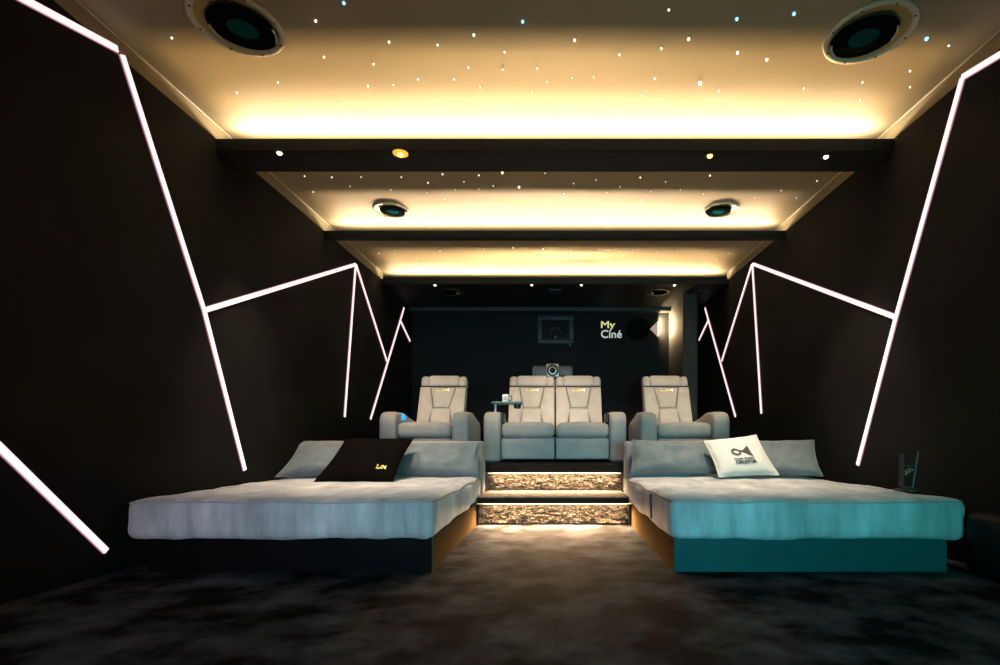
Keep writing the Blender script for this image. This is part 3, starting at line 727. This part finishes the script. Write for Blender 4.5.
p = on_z(555, 290, 3.03)
t = thing('ceiling_sensor', 'small square box at the middle of the rear soffit', 'sensor', p)
bm = bmesh.new(); box(bm, -.09, .09, -.06, .06, -.02, 0, .006); link_bm('casing', bm, M['frame'], t)
bm = bmesh.new(); lathe(bm, [(.001, -.026), (.025, -.022), (.028, -.02)], 16); link_bm('eye', bm, M['black'], t)

# ------------------------------------------------------------------ small things at the right
p = at(908, 488, 3.62)
zz = .440
t = thing('display_stand', 'narrow dark see-through stand on the wall-side edge of the right daybed', 'display stand', (p.x, p.y, zz))
bm = bmesh.new(); lathe(bm, [(.001, 0), (.085, 0), (.085, .006), (.078, .010), (.001, .010)], 32); link_bm('foot', bm, M['black'], t)
bm = bmesh.new(); box(bm, -.02, .03, -.03, .03, .008, .028, .006); link_bm('clip', bm, M['teal_edge'], t)
bm = bmesh.new(); tube(bm, [(.012, -.03, .02), (.050, -.03, .27)], .0055, 8); link_bm('edge_rod', bm, M['teal_edge'], t)
bm = bmesh.new(); box(bm, -.045, -.040, -.02, .03, .02, .25); box(bm, -.045, .028, .026, .03, .02, .25); link_bm('pane', bm, M['acrylic'], t, False)
bm = bmesh.new(); box(bm, -.045, .03, -.028, -.024, .165, .178); link_bm('cross_band', bm, M['teal_edge'], t, False)
bm = bmesh.new()
for x, z in ((-.04, .13), (-.018, .142), (.004, .138), (-.03, .12), (-.012, .126), (-.038, .108)):
    box(bm, x, x + .013, -.028, -.025, z, z + .012)
link_bm('printed_mark', bm, M['gold_print'], t, False)

t = thing('bedside_cabinet', 'low black round-topped box on the floor between right daybed and right wall', 'box', (2.50, 2.925, 0))
bm = bmesh.new(); rgrid(bm, (0, .0, .185), (.19, .34, .37), .055, (4, 5, 6)); link_bm('body', bm, mat('gloss_black', (.004, .006, .006), .5, spec=.2), t)
bm = bmesh.new(); tube(bm, [(-.06, -.172, .02), (-.055, -.174, .10), (-.075, -.173, .20), (-.07, -.172, .29), (-.03, -.173, .335), (.03, -.172, .345), (.07, -.172, .30)], .006, 8); link_bm('cable', bm, M['frame'], t)

# ------------------------------------------------------------------ lights
def area(name, loc, size, rot, col, e, spread=180, shape='RECTANGLE'):
    l = bpy.data.lights.new(name, 'AREA'); l.shape = shape; l.size = size[0]; l.size_y = size[1]; l.color = col; l.energy = e
    l.spread = math.radians(spread)
    o = bpy.data.objects.new(name, l); C.objects.link(o); o.location = loc; o.rotation_euler = rot; return o
def spot(name, loc, tgt, col, e, ang=50, blend=.6, r=.03):
    l = bpy.data.lights.new(name, 'SPOT'); l.color = col; l.energy = e; l.spot_size = math.radians(ang); l.spot_blend = blend; l.shadow_soft_size = r
    o = bpy.data.objects.new(name, l); C.objects.link(o); o.location = loc
    o.rotation_euler = (V(tgt) - V(loc)).to_track_quat('-Z', 'Y').to_euler(); return o
GOLD = (1.0, 0.64, 0.27); PEACH = (1.0, 0.69, 0.40)
# cove strips behind each beam lip: the lip cuts their throw about a metre out on the ceiling sheet
for (y, yin, T, col, k) in ((4.10, 4.045, .86, GOLD, 1.0), (5.855, 5.805, .68, PEACH, .85), (7.56, 7.525, .82, GOLD, .8)):
    x = wall_x(y) * 2 - .26
    z = ZP - (y - yin) * .11 / T
    area('cove_strip', (0, y - .005, 3.090), (x, .012), (math.radians(90 + 60), 0, PI), (1, .82, .58), 52 * k)
    area('cove_wash', (0, y, z), (x, .0018), (math.radians(90 + 7), 0, PI), col, 13 * k, 50)
    area('cove_throw', (0, y, z), (x, .0018), (math.radians(90 + 3), 0, PI), col, 9 * k, 20)
# cinema screen glow at the front end of the room
def aim(o, tgt): o.rotation_euler = (V(tgt) - o.location).to_track_quat('-Z', 'Y').to_euler(); return o
aim(area('screen_glow', (1.5, -2.4, .80), (1.8, .8), (0, 0, 0), (0.09, 0.86, 0.88), 24, 68), (.95, 3.1, .42))
aim(area('screen_glow', (-1.9, -2.4, .80), (1.2, .8), (0, 0, 0), (0.80, 0.72, 0.92), 5.5, 40), (-1.9, 3.1, .42))
aim(area('screen_glow', (0, -2.4, 1.0), (2.0, .8), (0, 0, 0), (0.38, 0.62, 0.92), 9, 40), (0, 6.0, .9))
# steps
area('step_strip', (0, 4.845, .200), (1.24, .012), (math.radians(-36), 0, 0), (1, .62, .32), 120, 125)
area('step_strip', (0, 4.835, .203), (1.30, .012), (math.radians(24), 0, 0), (1, .70, .40), 11, 150)
area('step_strip', (0, 5.378, .448), (1.22, .012), (math.radians(-22), 0, 0), (1, .70, .40), 26, 125)
area('step_strip', (0, 5.366, .452), (1.26, .012), (math.radians(24), 0, 0), (1, .70, .40), 9, 150)
# spots, several per fixture; the crossing pair is added to brighten the mattress sides
WARM = (1, .80, .58)
for s, tg, e, ang in ((S1, (-1.5, 6.8, 1.2), 130, 34), (S2, (-.35, 6.8, 1.2), 110, 34), (S3, (.35, 6.8, 1.2), 110, 34), (S4, (1.5, 6.8, 1.2), 130, 34),
                  (S1, (-1.9, 4.5, .4), 70, 70), (S2, (-1.1, 4.6, .4), 95, 70), (S3, (1.1, 4.6, .4), 95, 70), (S4, (1.9, 4.5, .4), 60, 70), (S3, (-.8, 4.0, .32), 26, 34), (S2, (.8, 4.0, .32), 14, 34)):
    spot('beam_spot', (s.x, s.y, s.z - .04), tg, WARM, e * (3.6 if tg[1] > 6 else 3.0), ang, .9)
# sign lamp
sl = back(658.5, 329)
area('sign_lamp', (sl.x - .01, Y1 - .06, sl.z + .05), (.30, .05), (0, math.radians(-90), 0), (1, .70, .36), 24)

wd = bpy.data.worlds.new('world'); bpy.context.scene.world = wd; wd.use_nodes = True
wd.node_tree.nodes['Background'].inputs[0].default_value = (0.3, 0.35, 0.45, 1); wd.node_tree.nodes['Background'].inputs[1].default_value = 0.0
s = bpy.context.scene
s.view_settings.view_transform = 'Standard'; s.view_settings.look = 'None'
s.view_settings.exposure = 0.0
s.cycles.use_denoising = True
s.cycles.max_bounces = 6; s.cycles.diffuse_bounces = 4; s.cycles.glossy_bounces = 3
s.cycles.sample_clamp_indirect = 4.0
